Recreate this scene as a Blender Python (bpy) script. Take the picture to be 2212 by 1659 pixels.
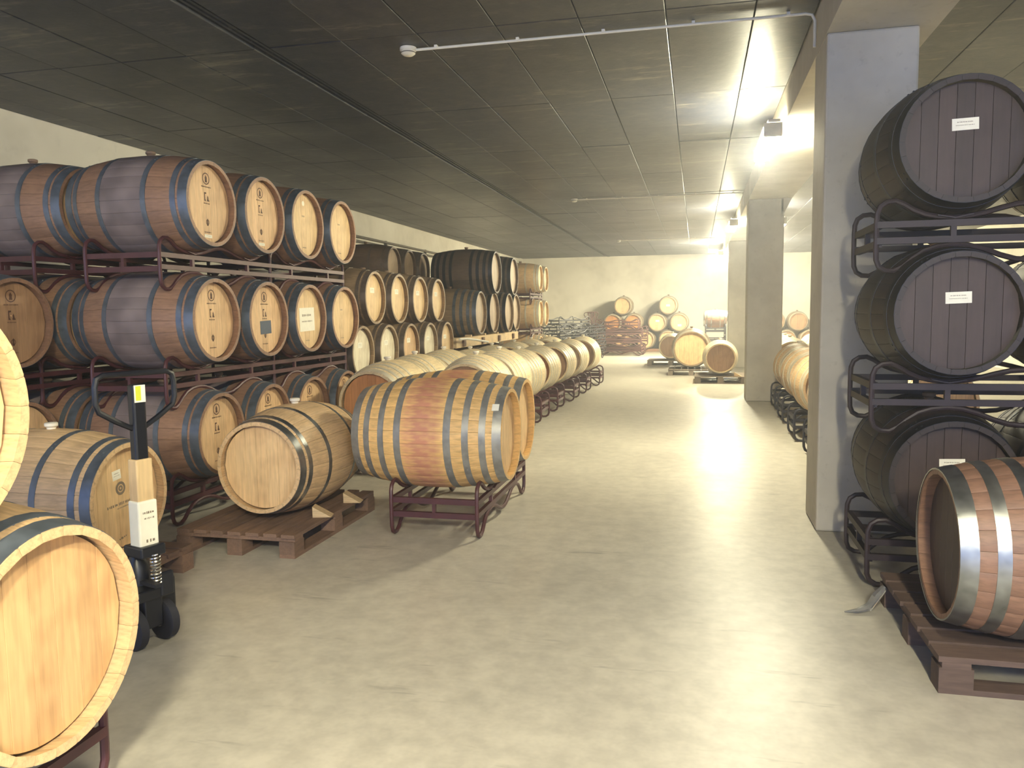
import bpy, bmesh, math, random
from mathutils import Matrix, Vector
random.seed(7)
PI = math.pi
SC = bpy.context.scene
for o in list(bpy.data.objects):
    bpy.data.objects.remove(o, do_unlink=True)
COL = SC.collection

# ------------------------------------------------------------------ camera
CAM_H = 1.45
F_PX = 1700.0
cam = bpy.data.cameras.new('camera'); cam_o = bpy.data.objects.new('camera', cam); COL.objects.link(cam_o)
cam.sensor_width = 36.0; cam.lens = F_PX / 2212.0 * 36.0; cam.clip_start = 0.05; cam.clip_end = 200
def camera_axes(vx=1505.0, vy=670.0, roll=0.012):
    yv = Vector(((vx - 1106.0) / F_PX, -(vy - 829.5) / F_PX, 1.0)).normalized()   # world +Y in camera (right, up, forward)
    hd = Vector((math.cos(roll), math.sin(roll), 0.0))
    zv = yv.cross(hd).normalized()
    if zv.y < 0: zv = -zv
    xv = yv.cross(zv)
    if xv.x < 0: xv = -xv
    return xv, yv, zv
xv, yv, zv = camera_axes()
right = Vector((xv.x, yv.x, zv.x)); up = Vector((xv.y, yv.y, zv.y)); fwd = Vector((xv.z, yv.z, zv.z))
cam_o.matrix_world = Matrix(((right.x, up.x, -fwd.x, 0.0), (right.y, up.y, -fwd.y, 0.0), (right.z, up.z, -fwd.z, CAM_H), (0, 0, 0, 1)))
SC.camera = cam_o

# ------------------------------------------------------------------ world, exposure
world = bpy.data.worlds.new('world'); SC.world = world; world.use_nodes = True
bgn = world.node_tree.nodes['Background']
bgn.inputs[0].default_value = (0.34, 0.50, 1.0, 1); bgn.inputs[1].default_value = 1.3
SC.view_settings.view_transform = 'Standard'; SC.view_settings.look = 'None'
SC.view_settings.exposure = 1.25; SC.view_settings.gamma = 1.0; SC.view_settings.use_curve_mapping = False
SC.cycles.max_bounces = 4; SC.cycles.diffuse_bounces = 3; SC.cycles.glossy_bounces = 2; SC.cycles.volume_bounces = 0; SC.cycles.transmission_bounces = 3
SC.cycles.use_light_tree = False; SC.cycles.use_adaptive_sampling = True; SC.cycles.adaptive_threshold = 0.035
SC.cycles.caustics_reflective = False; SC.cycles.caustics_refractive = False; SC.cycles.sample_clamp_indirect = 6.0
LAMP_L = 165.0
LAMP_COL = (1.0, 0.93, 0.66, 1)

# ------------------------------------------------------------------ materials
def srgb(r, g, b):
    f = lambda c: c / 12.92 if c <= 0.04045 else ((c + 0.055) / 1.055) ** 2.4
    return (f(r / 255.0), f(g / 255.0), f(b / 255.0), 1.0)
MATS = {}
class NT:
    def __init__(s, name):
        s.m = bpy.data.materials.new(name); s.m.use_nodes = True; s.t = s.m.node_tree
        s.b = s.t.nodes['Principled BSDF']; MATS[name] = s.m
    def n(s, kind, **kw):
        x = s.t.nodes.new(kind)
        for k, v in kw.items(): setattr(x, k, v)
        return x
    def l(s, a, b): s.t.links.new(a, b)
    def noise(s, vec, scale, detail=4, rough=0.6):
        x = s.n('ShaderNodeTexNoise'); x.inputs['Scale'].default_value = scale; x.inputs['Detail'].default_value = detail
        x.inputs['Roughness'].default_value = rough
        if vec is not None: s.l(vec, x.inputs['Vector'])
        return x.outputs['Fac']
    def coord(s, which='Object', scale=(1, 1, 1)):
        c = s.n('ShaderNodeTexCoord'); m = s.n('ShaderNodeMapping'); m.inputs['Scale'].default_value = scale
        s.l(c.outputs[which], m.inputs['Vector']); return m.outputs['Vector']
    def ramp(s, fac, stops):
        r = s.n('ShaderNodeValToRGB'); s.l(fac, r.inputs['Fac'])
        e = r.color_ramp.elements
        while len(e) < len(stops): e.new(0.5)
        for i, (p, c) in enumerate(stops):
            e[i].position = p; e[i].color = c if len(c) == 4 else (*c, 1)
        return r.outputs['Color']
    def mix(s, fac, a, b, mode='MIX'):
        x = s.n('ShaderNodeMix', data_type='RGBA', blend_type=mode)
        for sock, v in ((x.inputs[0], fac), (x.inputs[6], a), (x.inputs[7], b)):
            if isinstance(v, (int, float)): sock.default_value = v
            elif isinstance(v, (tuple, list)): sock.default_value = v if len(v) == 4 else (*v, 1)
            else: s.l(v, sock)
        return x.outputs[2]
    def math(s, op, a, b=None, c=None):
        x = s.n('ShaderNodeMath', operation=op)
        for i, v in enumerate((a, b, c)):
            if v is None: continue
            if isinstance(v, (int, float)): x.inputs[i].default_value = v
            else: s.l(v, x.inputs[i])
        return x.outputs[0]
    def col(s, v):
        if isinstance(v, tuple): s.b.inputs['Base Color'].default_value = v if len(v) == 4 else (*v, 1)
        else: s.l(v, s.b.inputs['Base Color'])
    def rough(s, v):
        if isinstance(v, (int, float)): s.b.inputs['Roughness'].default_value = v
        else: s.l(v, s.b.inputs['Roughness'])
    def bump(s, h, strength=0.3, dist=0.01):
        x = s.n('ShaderNodeBump'); x.inputs['Strength'].default_value = strength; x.inputs['Distance'].default_value = dist
        s.l(h, x.inputs['Height']); s.l(x.outputs['Normal'], s.b.inputs['Normal'])
def scl(c, k): return (c[0] * k, c[1] * k, c[2] * k, 1)

def wood_body(name, base, band=None, bandhalf=0.17, rough=0.55, vary=0.2, stain=None, metalgrey=0.0):
    """stave wood: axis along local X; an optional band between the bilge hoops; each stave varies a little."""
    t = NT(name)
    geo = t.n('ShaderNodeNewGeometry'); oi = t.n('ShaderNodeObjectInfo')
    rnd = t.math('FRACT', t.math('ADD', t.math('MULTIPLY', geo.outputs['Random Per Island'], 7.31), t.math('MULTIPLY', oi.outputs['Random'], 13.7)))
    v = t.coord('Object', (1.5, 14, 14)); g = t.noise(v, 6.0, 2, 0.6)
    v2 = t.coord('Object', (1, 1, 1)); big = t.noise(v2, 5.0, 2, 0.55) if band is not None else None
    col = t.ramp(g, [(0.25, scl(base, 0.72)), (0.55, base), (0.8, scl(base, 1.18))])
    if band is not None:
        sep = t.n('ShaderNodeSeparateXYZ'); t.l(t.coord('Object'), sep.inputs[0])
        ax = t.math('ABSOLUTE', sep.outputs[0])
        edge = t.math('SUBTRACT', bandhalf, ax)
        fac = t.math('MULTIPLY', edge, 60.0); fac = t.math('MINIMUM', t.math('MAXIMUM', fac, 0.0), 0.9)
        bc = t.ramp(big, [(0.3, scl(band, 0.75)), (0.7, scl(band, 1.2))])
        col = t.mix(fac, col, bc)
    if stain is not None:
        sep2 = t.n('ShaderNodeSeparateXYZ'); t.l(t.coord('Object'), sep2.inputs[0])
        ax2 = t.math('ABSOLUTE', sep2.outputs[0])
        m = t.math('MULTIPLY', t.math('SUBTRACT', 0.2, ax2), 12.0); m = t.math('MINIMUM', t.math('MAXIMUM', m, 0.0), 1.0)
        n2 = t.noise(t.coord('Object', (3, 6, 6)), 1.6, 3, 0.6)
        f2 = t.ramp(n2, [(0.42, (0, 0, 0, 1)), (0.62, (1, 1, 1, 1))])
        col = t.mix(t.math('MULTIPLY', t.math('MULTIPLY', m, f2), 0.75), col, stain)
    k = t.math('ADD', 1.0 - vary * 0.5, t.math('MULTIPLY', rnd, vary))
    hsv = t.n('ShaderNodeHueSaturation'); t.l(col, hsv.inputs['Color']); t.l(k, hsv.inputs['Value'])
    big2 = t.ramp(t.noise(t.coord('Object', (2, 2, 2)), 2.2, 2), [(0.35, (0.82, 0.82, 0.84, 1)), (0.65, (1.05, 1.04, 1.0, 1))])
    t.col(t.mix(1.0, hsv.outputs['Color'], big2, 'MULTIPLY'))
    t.rough(rough)
    return t.m
def wood_head(name, base, vary=0.16, rough=0.55, blotch=0.8):
    """head boards: boards run along local Z, spread over Y."""
    t = NT(name)
    geo = t.n('ShaderNodeNewGeometry'); oi = t.n('ShaderNodeObjectInfo')
    rnd = t.math('FRACT', t.math('ADD', t.math('MULTIPLY', geo.outputs['Random Per Island'], 5.77), t.math('MULTIPLY', oi.outputs['Random'], 11.3)))
    g = t.noise(t.coord('Object', (10, 16, 1.3)), 4.0, 2, 0.6)
    b = t.noise(t.coord('Object', (2, 3, 2)), 3.0, 2, 0.6)
    c = t.ramp(g, [(0.3, scl(base, 0.85)), (0.7, scl(base, 1.1))])
    hsv = t.n('ShaderNodeHueSaturation'); t.l(c, hsv.inputs['Color'])
    t.l(t.math('ADD', 1.0 - vary * 0.5, t.math('MULTIPLY', rnd, vary)), hsv.inputs['Value'])
    bl = t.ramp(b, [(0.3, (blotch, blotch * 0.94, blotch * 0.9, 1)), (0.55, (1, 1, 1, 1))])
    t.col(t.mix(1.0, hsv.outputs['Color'], bl, 'MULTIPLY')); t.rough(rough)
    return t.m
def metal(name, base, rough=0.4, metallic=0.75, dirt=0.6):
    t = NT(name); n = t.noise(t.coord('Object', (3, 3, 3)), 4.0, 2, 0.65)
    t.col(t.ramp(n, [(0.3, scl(base, dirt)), (0.65, base)])); t.b.inputs['Metallic'].default_value = metallic
    t.l(t.math('ADD', rough - 0.1, t.math('MULTIPLY', n, 0.25)), t.b.inputs['Roughness']); return t.m
def paint(name, base, rough=0.5, wear=0.7, scale=8.0):
    t = NT(name); n = t.noise(t.coord('Object'), scale, 2, 0.65)
    t.col(t.ramp(n, [(0.3, scl(base, wear)), (0.65, base)])); t.rough(rough); return t.m
def plain(name, base, rough=0.6):
    t = NT(name); n = t.noise(t.coord('Object'), 30.0, 2)
    t.col(t.ramp(n, [(0.3, scl(base, 0.94)), (0.7, base)])); t.rough(rough); return t.m
def emit(name, colr, strength):
    t = NT(name); t.b.inputs['Base Color'].default_value = (0.8, 0.8, 0.8, 1)
    t.b.inputs['Emission Color'].default_value = colr; t.b.inputs['Emission Strength'].default_value = strength; return t.m

def build_materials():
    # floor: power-floated concrete, slightly glossy, scuffed
    t = NT('floor_concrete'); v = t.coord('Object')
    big = t.noise(v, 0.55, 4, 0.6); fine = t.noise(v, 9.0, 3, 0.7)
    c = t.ramp(big, [(0.3, srgb(174, 169, 158)), (0.7, srgb(206, 199, 184))])
    c = t.mix(0.35, c, t.ramp(fine, [(0.35, srgb(140, 134, 122)), (0.65, srgb(200, 192, 176))]))
    sc = t.noise(t.coord('Object', (0.7, 4.0, 1)), 1.7, 4, 0.75)
    c = t.mix(t.ramp(sc, [(0.62, (0, 0, 0, 1)), (0.72, (0.5, 0.5, 0.5, 1))]), c, srgb(96, 92, 88))
    t.col(c); t.l(t.ramp(big, [(0.3, (0.30, 0.30, 0.30, 1)), (0.7, (0.44, 0.44, 0.44, 1))]), t.b.inputs['Roughness'])
    t.b.inputs['Specular IOR Level'].default_value = 0.5
    t = NT('ceiling_concrete'); v = t.coord('Generated'); ob = t.n('ShaderNodeTexCoord')
    w = t.n('ShaderNodeNewGeometry').outputs['Position']
    big = t.noise(w, 0.6, 4, 0.65); fine = t.noise(w, 7.0, 4, 0.75)
    oi = t.n('ShaderNodeObjectInfo')
    c = t.ramp(big, [(0.3, srgb(18, 25, 44)), (0.5, srgb(28, 34, 52)), (0.7, srgb(62, 62, 66))])  # the navy of its shade is put into the ceiling's colour
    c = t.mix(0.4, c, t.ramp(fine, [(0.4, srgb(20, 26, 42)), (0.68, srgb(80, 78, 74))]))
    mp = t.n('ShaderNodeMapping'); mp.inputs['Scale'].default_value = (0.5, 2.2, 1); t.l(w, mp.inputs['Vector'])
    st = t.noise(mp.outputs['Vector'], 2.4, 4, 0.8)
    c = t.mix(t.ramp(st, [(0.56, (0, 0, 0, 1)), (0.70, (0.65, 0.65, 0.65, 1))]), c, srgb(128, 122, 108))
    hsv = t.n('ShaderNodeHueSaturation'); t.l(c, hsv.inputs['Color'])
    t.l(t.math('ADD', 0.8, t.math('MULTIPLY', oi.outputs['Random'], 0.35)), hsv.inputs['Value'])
    t.col(hsv.outputs['Color']); t.l(t.ramp(big, [(0.3, (0.34, 0.34, 0.34, 1)), (0.7, (0.5, 0.5, 0.5, 1))]), t.b.inputs['Roughness'])
    t.b.inputs['Specular IOR Level'].default_value = 0.5; t.bump(fine, 0.22, 0.01)
    t = NT('plaster'); w = t.n('ShaderNodeNewGeometry').outputs['Position']
    big = t.noise(w, 0.8, 4, 0.65); fine = t.noise(w, 6.0, 3, 0.7)
    c = t.ramp(big, [(0.25, srgb(196, 190, 176)), (0.5, srgb(222, 216, 203)), (0.7, srgb(232, 227, 214))])
    c = t.mix(t.ramp(fine, [(0.6, (0, 0, 0, 1)), (0.8, (0.25, 0.25, 0.25, 1))]), c, srgb(170, 164, 152))
    t.col(c); t.rough(0.8)
    t = NT('column_concrete'); w = t.n('ShaderNodeNewGeometry').outputs['Position']
    big = t.noise(w, 1.4, 4, 0.65); fine = t.noise(w, 14.0, 3, 0.7)
    c = t.ramp(big, [(0.3, srgb(172, 166, 154)), (0.7, srgb(200, 194, 180))])
    c = t.mix(t.ramp(fine, [(0.58, (0, 0, 0, 1)), (0.78, (0.4, 0.4, 0.4, 1))]), c, srgb(140, 134, 122))
    t.col(c); t.rough(0.7)
    wood_body('stave_stack', srgb(146, 112, 90), band=srgb(124, 113, 114))
    wood_body('stave_pale', srgb(214, 180, 136), vary=0.12)
    wood_body('stave_gold', srgb(232, 188, 122), stain=srgb(192, 118, 108), vary=0.14)
    wood_body('stave_cream', srgb(222, 200, 158), vary=0.16)
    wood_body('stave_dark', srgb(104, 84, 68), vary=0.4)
    wood_body('stave_old', srgb(46, 36, 36), vary=0.35)  # old wood, darkened further for the shaded right corner
    wood_body('stave_mid', srgb(150, 126, 98), vary=0.3)
    wood_body('stave_red', srgb(138, 104, 84), vary=0.16)
    wood_head('head_tan', srgb(218, 182, 138)); wood_head('head_pale', srgb(222, 188, 140), vary=0.12)
    wood_head('head_cream', srgb(222, 192, 146), vary=0.1); wood_head('head_white', srgb(228, 218, 192), vary=0.08)
    wood_head('head_pale_dimmed', srgb(200, 162, 116), vary=0.12); wood_head('head_old', srgb(62, 48, 46), vary=0.3); wood_head('head_grey', srgb(176, 154, 128), vary=0.2)  # first: pale head darkened against the strong lamp; old heads carry corner shade too
    wood_head('head_orange', srgb(196, 138, 88), vary=0.12); wood_head('head_brown', srgb(160, 126, 94), vary=0.15)
    metal('hoop_steel', srgb(104, 112, 122), metallic=0.4); metal('hoop_rust', srgb(112, 98, 86), metallic=0.3); metal('hoop_pale', srgb(206, 198, 178), rough=0.45, metallic=0.35, dirt=0.85)
    metal('hoop_grey', srgb(150, 148, 142), metallic=0.35); metal('hoop_dark', srgb(48, 50, 58)); metal('hoop_bright', srgb(150, 152, 152), rough=0.3, metallic=0.9)
    paint('rack_red', srgb(80, 42, 46), rough=0.45); paint('rack_rust', srgb(86, 54, 52), rough=0.6); paint('rack_dark', srgb(44, 30, 36), rough=0.55); paint('rack_black', srgb(40, 38, 46), rough=0.5)
    paint('jack_black', srgb(20, 22, 32), rough=0.35, wear=0.8); plain('rubber', srgb(34, 34, 44), 0.7)
    wood_body('pallet_wood', srgb(122, 96, 80), vary=0.4, rough=0.75)
    wood_body('pallet_shaded', srgb(92, 74, 66), vary=0.3, rough=0.8); wood_body('pallet_grey', srgb(124, 112, 100), vary=0.4, rough=0.8)  # the first is pallet wood with the right corner's shade in its colour
    wood_body('timber_pale', srgb(212, 184, 142), vary=0.15, rough=0.7)
    plain('paper', srgb(240, 236, 220), 0.7); plain('label_yellow', srgb(206, 212, 60), 0.6); plain('label_blue', srgb(58, 74, 96), 0.4)
    plain('ink', srgb(86, 58, 44), 0.7); plain('ink_grey', srgb(126, 112, 96), 0.7); plain('silicone', srgb(226, 220, 206), 0.5)
    plain('bung_brown', srgb(128, 104, 84), 0.7); plain('plastic_white', srgb(226, 222, 210), 0.45); plain('cable_black', srgb(40, 40, 44), 0.5)
    plain('pipe_grey', srgb(110, 104, 96), 0.6); metal('steel_bright', srgb(210, 206, 198), rough=0.25, metallic=0.95, dirt=0.8)
    paint('orange_plastic', srgb(206, 104, 44), rough=0.5)
    t = NT('clear_film'); t.b.inputs['Base Color'].default_value = (0.9, 0.9, 0.9, 1); t.b.inputs['Roughness'].default_value = 0.15
    t.b.inputs['Transmission Weight'].default_value = 0.85; t.b.inputs['IOR'].default_value = 1.3
    for nm, k in (('lamp_glow', 0.82), ('lamp_glow_right', 0.5), ('lamp_glow_front', 2.5), ('lamp_glow_fill', 0.42), ('lamp_glow_strong', 2.3)): emit(nm, LAMP_COL, LAMP_L * k)
build_materials()
M = MATS

# ------------------------------------------------------------------ mesh helpers
def mesh_from(name, verts, faces, smooth=False, sharp=35.0):
    me = bpy.data.meshes.new(name); me.from_pydata(verts, [], faces); me.update()
    bm = bmesh.new(); bm.from_mesh(me); bmesh.ops.recalc_face_normals(bm, faces=bm.faces)
    if smooth:
        lim = math.radians(sharp)
        for f in bm.faces: f.smooth = True
        for e in bm.edges:
            e.smooth = not (len(e.link_faces) != 2 or e.calc_face_angle(0) > lim)
    bm.to_mesh(me); bm.free(); return me
class MB:
    def __init__(s): s.v = []; s.f = []
    def add(s, vs, fs):
        k = len(s.v); s.v += [tuple(p) for p in vs]; s.f += [tuple(i + k for i in f) for f in fs]; return s
    def box(s, c, d, rz=0.0, bev=0.0):
        x, y, z = d[0] / 2, d[1] / 2, d[2] / 2; cs, sn = math.cos(rz), math.sin(rz)
        P = [(-x, -y, -z), (x, -y, -z), (x, y, -z), (-x, y, -z), (-x, -y, z), (x, -y, z), (x, y, z), (-x, y, z)]
        P = [(c[0] + a * cs - b * sn, c[1] + a * sn + b * cs, c[2] + e) for a, b, e in P]
        return s.add(P, [(0, 3, 2, 1), (4, 5, 6, 7), (0, 1, 5, 4), (1, 2, 6, 5), (2, 3, 7, 6), (3, 0, 4, 7)])
    def tube(s, pts, r, n=8, closed=False):
        pts = [Vector(p) for p in pts]; N = len(pts); rings = []
        prev = None
        for i, p in enumerate(pts):
            a = pts[(i - 1) % N] if (closed or i > 0) else p; b = pts[(i + 1) % N] if (closed or i < N - 1) else p
            d = (b - a).normalized()
            if prev is None:
                ref = Vector((0, 0, 1)) if abs(d.z) < 0.9 else Vector((1, 0, 0))
                u = d.cross(ref).normalized()
            else:
                u = (prev - d * prev.dot(d)).normalized()
            w = d.cross(u); prev = u
            rr = r[i] if isinstance(r, (list, tuple)) else r
            rings.append([p + (u * math.cos(2 * PI * k / n) + w * math.sin(2 * PI * k / n)) * rr for k in range(n)])
        vs = [q for ring in rings for q in ring]; fs = []
        for i in range(N if closed else N - 1):
            j = (i + 1) % N
            for k in range(n):
                fs.append((i * n + k, i * n + (k + 1) % n, j * n + (k + 1) % n, j * n + k))
        if not closed:
            fs.append(tuple(range(n - 1, -1, -1))); fs.append(tuple((N - 1) * n + k for k in range(n)))
        return s.add(vs, fs)
    def lathe(s, prof, n=24, axis='z', c=(0, 0, 0), closed=False):
        vs = []; fs = []; m = len(prof)
        for k in range(n):
            a = 2 * PI * k / n
            for r, h in prof:
                if axis == 'z': p = (r * math.cos(a), r * math.sin(a), h)
                elif axis == 'x': p = (h, r * math.cos(a), r * math.sin(a))
                else: p = (r * math.sin(a), h, r * math.cos(a))
                vs.append((p[0] + c[0], p[1] + c[1], p[2] + c[2]))
        for k in range(n):
            k2 = (k + 1) % n
            for i in range(m if closed else m - 1):
                j = (i + 1) % m
                fs.append((k * m + i, k2 * m + i, k2 * m + j, k * m + j))
        if not closed:
            fs.append(tuple(k * m for k in range(n))); fs.append(tuple(k * m + m - 1 for k in range(n - 1, -1, -1)))
        return s.add(vs, fs)
    def mesh(s, name, smooth=False, sharp=35.0): return mesh_from(name, s.v, s.f, smooth, sharp)
def link(name, me, mat, parent=None, loc=(0, 0, 0), rot=(0, 0, 0), scale=None):
    o = bpy.data.objects.new(name, me); COL.objects.link(o); o.location = loc; o.rotation_euler = rot
    if scale: o.scale = scale
    if parent is not None: o.parent = parent
    if mat is not None:
        m = M[mat] if isinstance(mat, str) else mat
        if me is not None:
            if len(me.materials) == 0: me.materials.append(None)
            o.material_slots[0].link = 'OBJECT'; o.material_slots[0].material = m
    return o
def thing(name, label, cat, loc=(0, 0, 0), rz=0.0, group=None, rot=None):
    o = bpy.data.objects.new(name, None); COL.objects.link(o); o.location = loc
    o.rotation_euler = rot if rot is not None else (0, 0, rz); o.empty_display_size = 0.1
    o['label'] = label; o['category'] = cat
    if group: o['group'] = group
    return o
def tag(o, label, cat, group=None):
    o['label'] = label; o['category'] = cat
    if group: o['group'] = group
    return o
def struct(name, me, mat, label, loc=(0, 0, 0), cat=None):
    o = link(name, me, mat, None, loc); o['kind'] = 'structure'; o['label'] = label; o['category'] = cat or name.split('_')[0]; return o
CACHE = {}
def cached(key, fn):
    if key not in CACHE: CACHE[key] = fn()
    return CACHE[key]

# ------------------------------------------------------------------ the room
ZC, YB, YF, XL, XR = 3.43, 29.5, -2.9, -6.45, 7.0
BX0, BX1, ZB = 0.77, 1.41, 3.15
def build_room():
    struct('floor', MB().box((0.275, (YB + YF) / 2, -0.1), (13.85, (YB - YF + 0.4), 0.2)).mesh('floor'), 'floor_concrete', 'scuffed grey polished concrete cellar floor with lamp reflections')
    struct('wall_left', MB().box((XL - 0.1, (YB + YF) / 2, 1.75), (0.2, (YB - YF + 0.4), 3.5)).mesh('wall'), 'plaster', 'cream plastered wall on the left behind the barrel stacks', cat='wall')
    struct('wall_right', MB().box((XR + 0.1, (YB + YF) / 2, 1.75), (0.2, (YB - YF + 0.4), 3.5)).mesh('wall'), 'plaster', 'plastered wall on the far right beyond the pillars', cat='wall')
    struct('wall_back', MB().box((0.275, YB + 0.1, 1.75), (13.85, 0.2, 3.5)).mesh('wall'), 'plaster', 'bright cream plastered wall at the far end of the cellar', cat='wall')
    c = struct('ceiling', MB().box((0.275, (YB + YF) / 2, ZC + 0.12), (13.85, (YB - YF + 0.4), 0.16)).mesh('ceiling'), 'ceiling_concrete', 'dark stained concrete ceiling cast from boards, navy shade put into its colour')
    # formwork panels with open joints; a wide double joint runs the length of the hall
    PW, PL = 0.58, 2.1
    def pcol(x0, x1, length, n):
        pm = cached(('cpanel', round(x1 - x0, 3), length), lambda: panel_mesh(x1 - x0 - 0.006, length - 0.006, 0.045))
        for i in range(n):
            yy = YF + length / 2 + i * length
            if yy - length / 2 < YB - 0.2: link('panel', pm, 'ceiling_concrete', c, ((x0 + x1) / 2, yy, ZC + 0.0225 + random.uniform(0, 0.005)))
    pcol(0.36, BX0 - 0.01, PL, 15)
    e = 0.36
    for k in range(6): pcol(e - PW, e, PL, 15); e -= PW          # down to the wide joint at x = -3.2
    jx = e - 0.06; e -= 0.12
    while e - PW > XL + 0.02: pcol(e - PW, e, PL, 15); e -= PW
    pcol(XL + 0.01, e, PL, 15)
    e = BX1 + 0.01
    while e + PW < XR: pcol(e, e + PW, PL * 2, 9); e += PW
    for dx in (-0.022, 0.024):
        link('joint_strip', MB().box((0, 0, 0), (0.024, YB - YF - 0.3, 0.03)).mesh('joint'), 'ceiling_concrete', c, (jx + dx, (YB + YF) / 2, ZC + 0.03))
    # beam and pillars
    b = MB().box(((BX0 + BX1) / 2, (YB + YF) / 2, (ZB + ZC + 0.1) / 2), (BX1 - BX0, (YB - YF), ZC + 0.1 - ZB)).mesh('beam')
    struct('trim_1', b, 'column_concrete', 'long concrete ceiling beam running over the row of pillars', cat='beam')
    for k, (y0, lab) in enumerate(((5.36, 'nearest square concrete pillar, beside the dark barrel stack'), (12.93, 'second square concrete pillar along the aisle'), (20.5, 'farthest square concrete pillar, partly behind the second one'))):
        p = MB()
        p.box((1.035, y0 + 0.25, ZB / 2), (0.53, 0.5, ZB))
        o = struct('trim_%d' % (k + 2), bevel(p.mesh('pillar'), 0.015), 'column_concrete', lab, cat='pillar')
        if k == 0: continue
        h = MB(); hx = 1.30
        h.add([(hx, y0, ZB - 0.22), (hx, y0 + 0.5, ZB - 0.22), (hx + 0.11, y0 + 0.5, ZB), (hx + 0.11, y0, ZB), (hx - 0.05, y0, ZB - 0.22), (hx - 0.05, y0 + 0.5, ZB - 0.22), (hx - 0.05, y0 + 0.5, ZB), (hx - 0.05, y0, ZB)],
              [(0, 1, 2, 3), (4, 7, 6, 5), (0, 3, 7, 4), (1, 5, 6, 2), (0, 4, 5, 1), (3, 2, 6, 7)])
        link('haunch', h.mesh('haunch'), 'column_concrete', o)
def bevel(me, w, seg=2):
    bm = bmesh.new(); bm.from_mesh(me); bmesh.ops.bevel(bm, geom=bm.edges[:] + bm.verts[:], offset=w, segments=seg, affect='EDGES', profile=0.5)
    bm.to_mesh(me); bm.free(); return me
def panel_mesh(w, l, h):
    c = 0.004
    x, y = w / 2, l / 2
    vs = [(-x + c, -y + c, -h / 2), (x - c, -y + c, -h / 2), (x - c, y - c, -h / 2), (-x + c, y - c, -h / 2), (-x, -y, -h / 2 + c), (x, -y, -h / 2 + c), (x, y, -h / 2 + c), (-x, y, -h / 2 + c), (-x, -y, h / 2), (x, -y, h / 2), (x, y, h / 2), (-x, y, h / 2)]
    fs = [(3, 2, 1, 0), (8, 9, 10, 11)]
    for i in range(4):
        j = (i + 1) % 4
        fs += [(i, j, 4 + j, 4 + i), (4 + i, 4 + j, 8 + j, 8 + i)]
    return mesh_from('panel', vs, fs)
build_room()

# ------------------------------------------------------------------ lamps along the beam
def build_lamp(y, label, glow='lamp_glow', side=-1):
    t = thing('wall_lamp', label, 'lamp', (BX0 if side < 0 else BX1, y, 3.10), 0.0 if side < 0 else PI, group='lamps along the ceiling beam')
    for dy in (-0.3, 0.3): link('bracket', MB().box((-0.03, dy, 0.06), (0.06, 0.05, 0.09)).mesh('bracket'), 'plastic_white', t)
    link('housing', bevel(MB().box((-0.10, 0, 0.055), (0.11, 1.24, 0.03)).mesh('housing'), 0.006), 'plastic_white', t)
    link('opal_cover', MB().box((-0.11, 0, -0.03), (0.15, 1.22, 0.11)).mesh('cover'), glow, t)
    for k in (-1, 1): link('end_cap', bevel(MB().box((-0.11, k * 0.625, -0.025), (0.165, 0.03, 0.125)).mesh('cap'), 0.008), 'plastic_white', t)
build_lamp(-2.1, 'lamp on the beam behind the camera', 'lamp_glow_front')
build_lamp(0.5, 'dimmer unseen fill lamp added on the beam just overhead of the camera', 'lamp_glow_fill')  # unseen fill, split off to soften shade on the left corner barrels
build_lamp(8.3, 'nearest glaring lamp on the beam, just beyond the first pillar')
build_lamp(16.1, 'middle glaring lamp on the beam, beyond the second pillar')
build_lamp(24.2, 'farthest glaring lamp on the beam, near the end wall', 'lamp_glow_strong')
build_lamp(16.1, 'lamp on the hidden right side of the beam, halfway down', 'lamp_glow_right', side=1)
build_lamp(24.2, 'lamp on the hidden right side of the beam, near the end wall', 'lamp_glow_strong', side=1)

def build_detector(x, y, r, lab, lab2):
    t = thing('smoke_detector', lab, 'smoke detector', (x, y, ZC - 0.055), group='smoke detectors on the ceiling')
    link('base', MB().lathe([(r, 0.055), (r, 0.035), (r * 0.9, 0.03)], 20).mesh('base', True), 'plastic_white', t)
    link('dome', MB().lathe([(r * 0.82, 0.03), (r * 0.86, 0.012), (r * 0.6, 0.0), (r * 0.3, -0.004), (0.001, -0.005)], 20).mesh('dome', True), 'plastic_white', t)
    link('grille', MB().lathe([(r * 0.88, 0.022), (r * 0.88, 0.014), (r * 0.8, 0.014), (r * 0.8, 0.022)], 20, closed=True).mesh('grille'), 'pipe_grey', t)
    c = thing('conduit', lab2, 'conduit', (x, y, ZC - 0.02), group='conduits feeding the smoke detectors')
    x1 = BX0 - 0.02 - x
    link('pipe', MB().tube([(r, 0, 0), (x1 - 0.06, 0, 0), (x1 - 0.02, 0, -0.01), (x1, 0, -0.05), (x1, 0, -0.22)], 0.010, 8).mesh('pipe', True), 'plastic_white', c)
    k = 0.22
    while k < x1:
        link('clip', cached('clip', lambda: MB().box((0, 0, 0.008), (0.022, 0.034, 0.022)).mesh('clip')), 'plastic_white', c, (k, 0, 0)); k += 0.62
build_detector(-2.12, 5.76, 0.062, 'round white smoke detector hanging nearest on the dark ceiling', 'white conduit run from the nearest smoke detector to the beam')
build_detector(-2.12, 14.0, 0.06, 'round white smoke detector on the ceiling halfway down the hall', 'white conduit run from the middle smoke detector to the beam')
build_detector(-2.14, 22.4, 0.06, 'small white smoke detector on the ceiling near the end wall', 'white conduit run from the farthest smoke detector to the beam')
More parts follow.
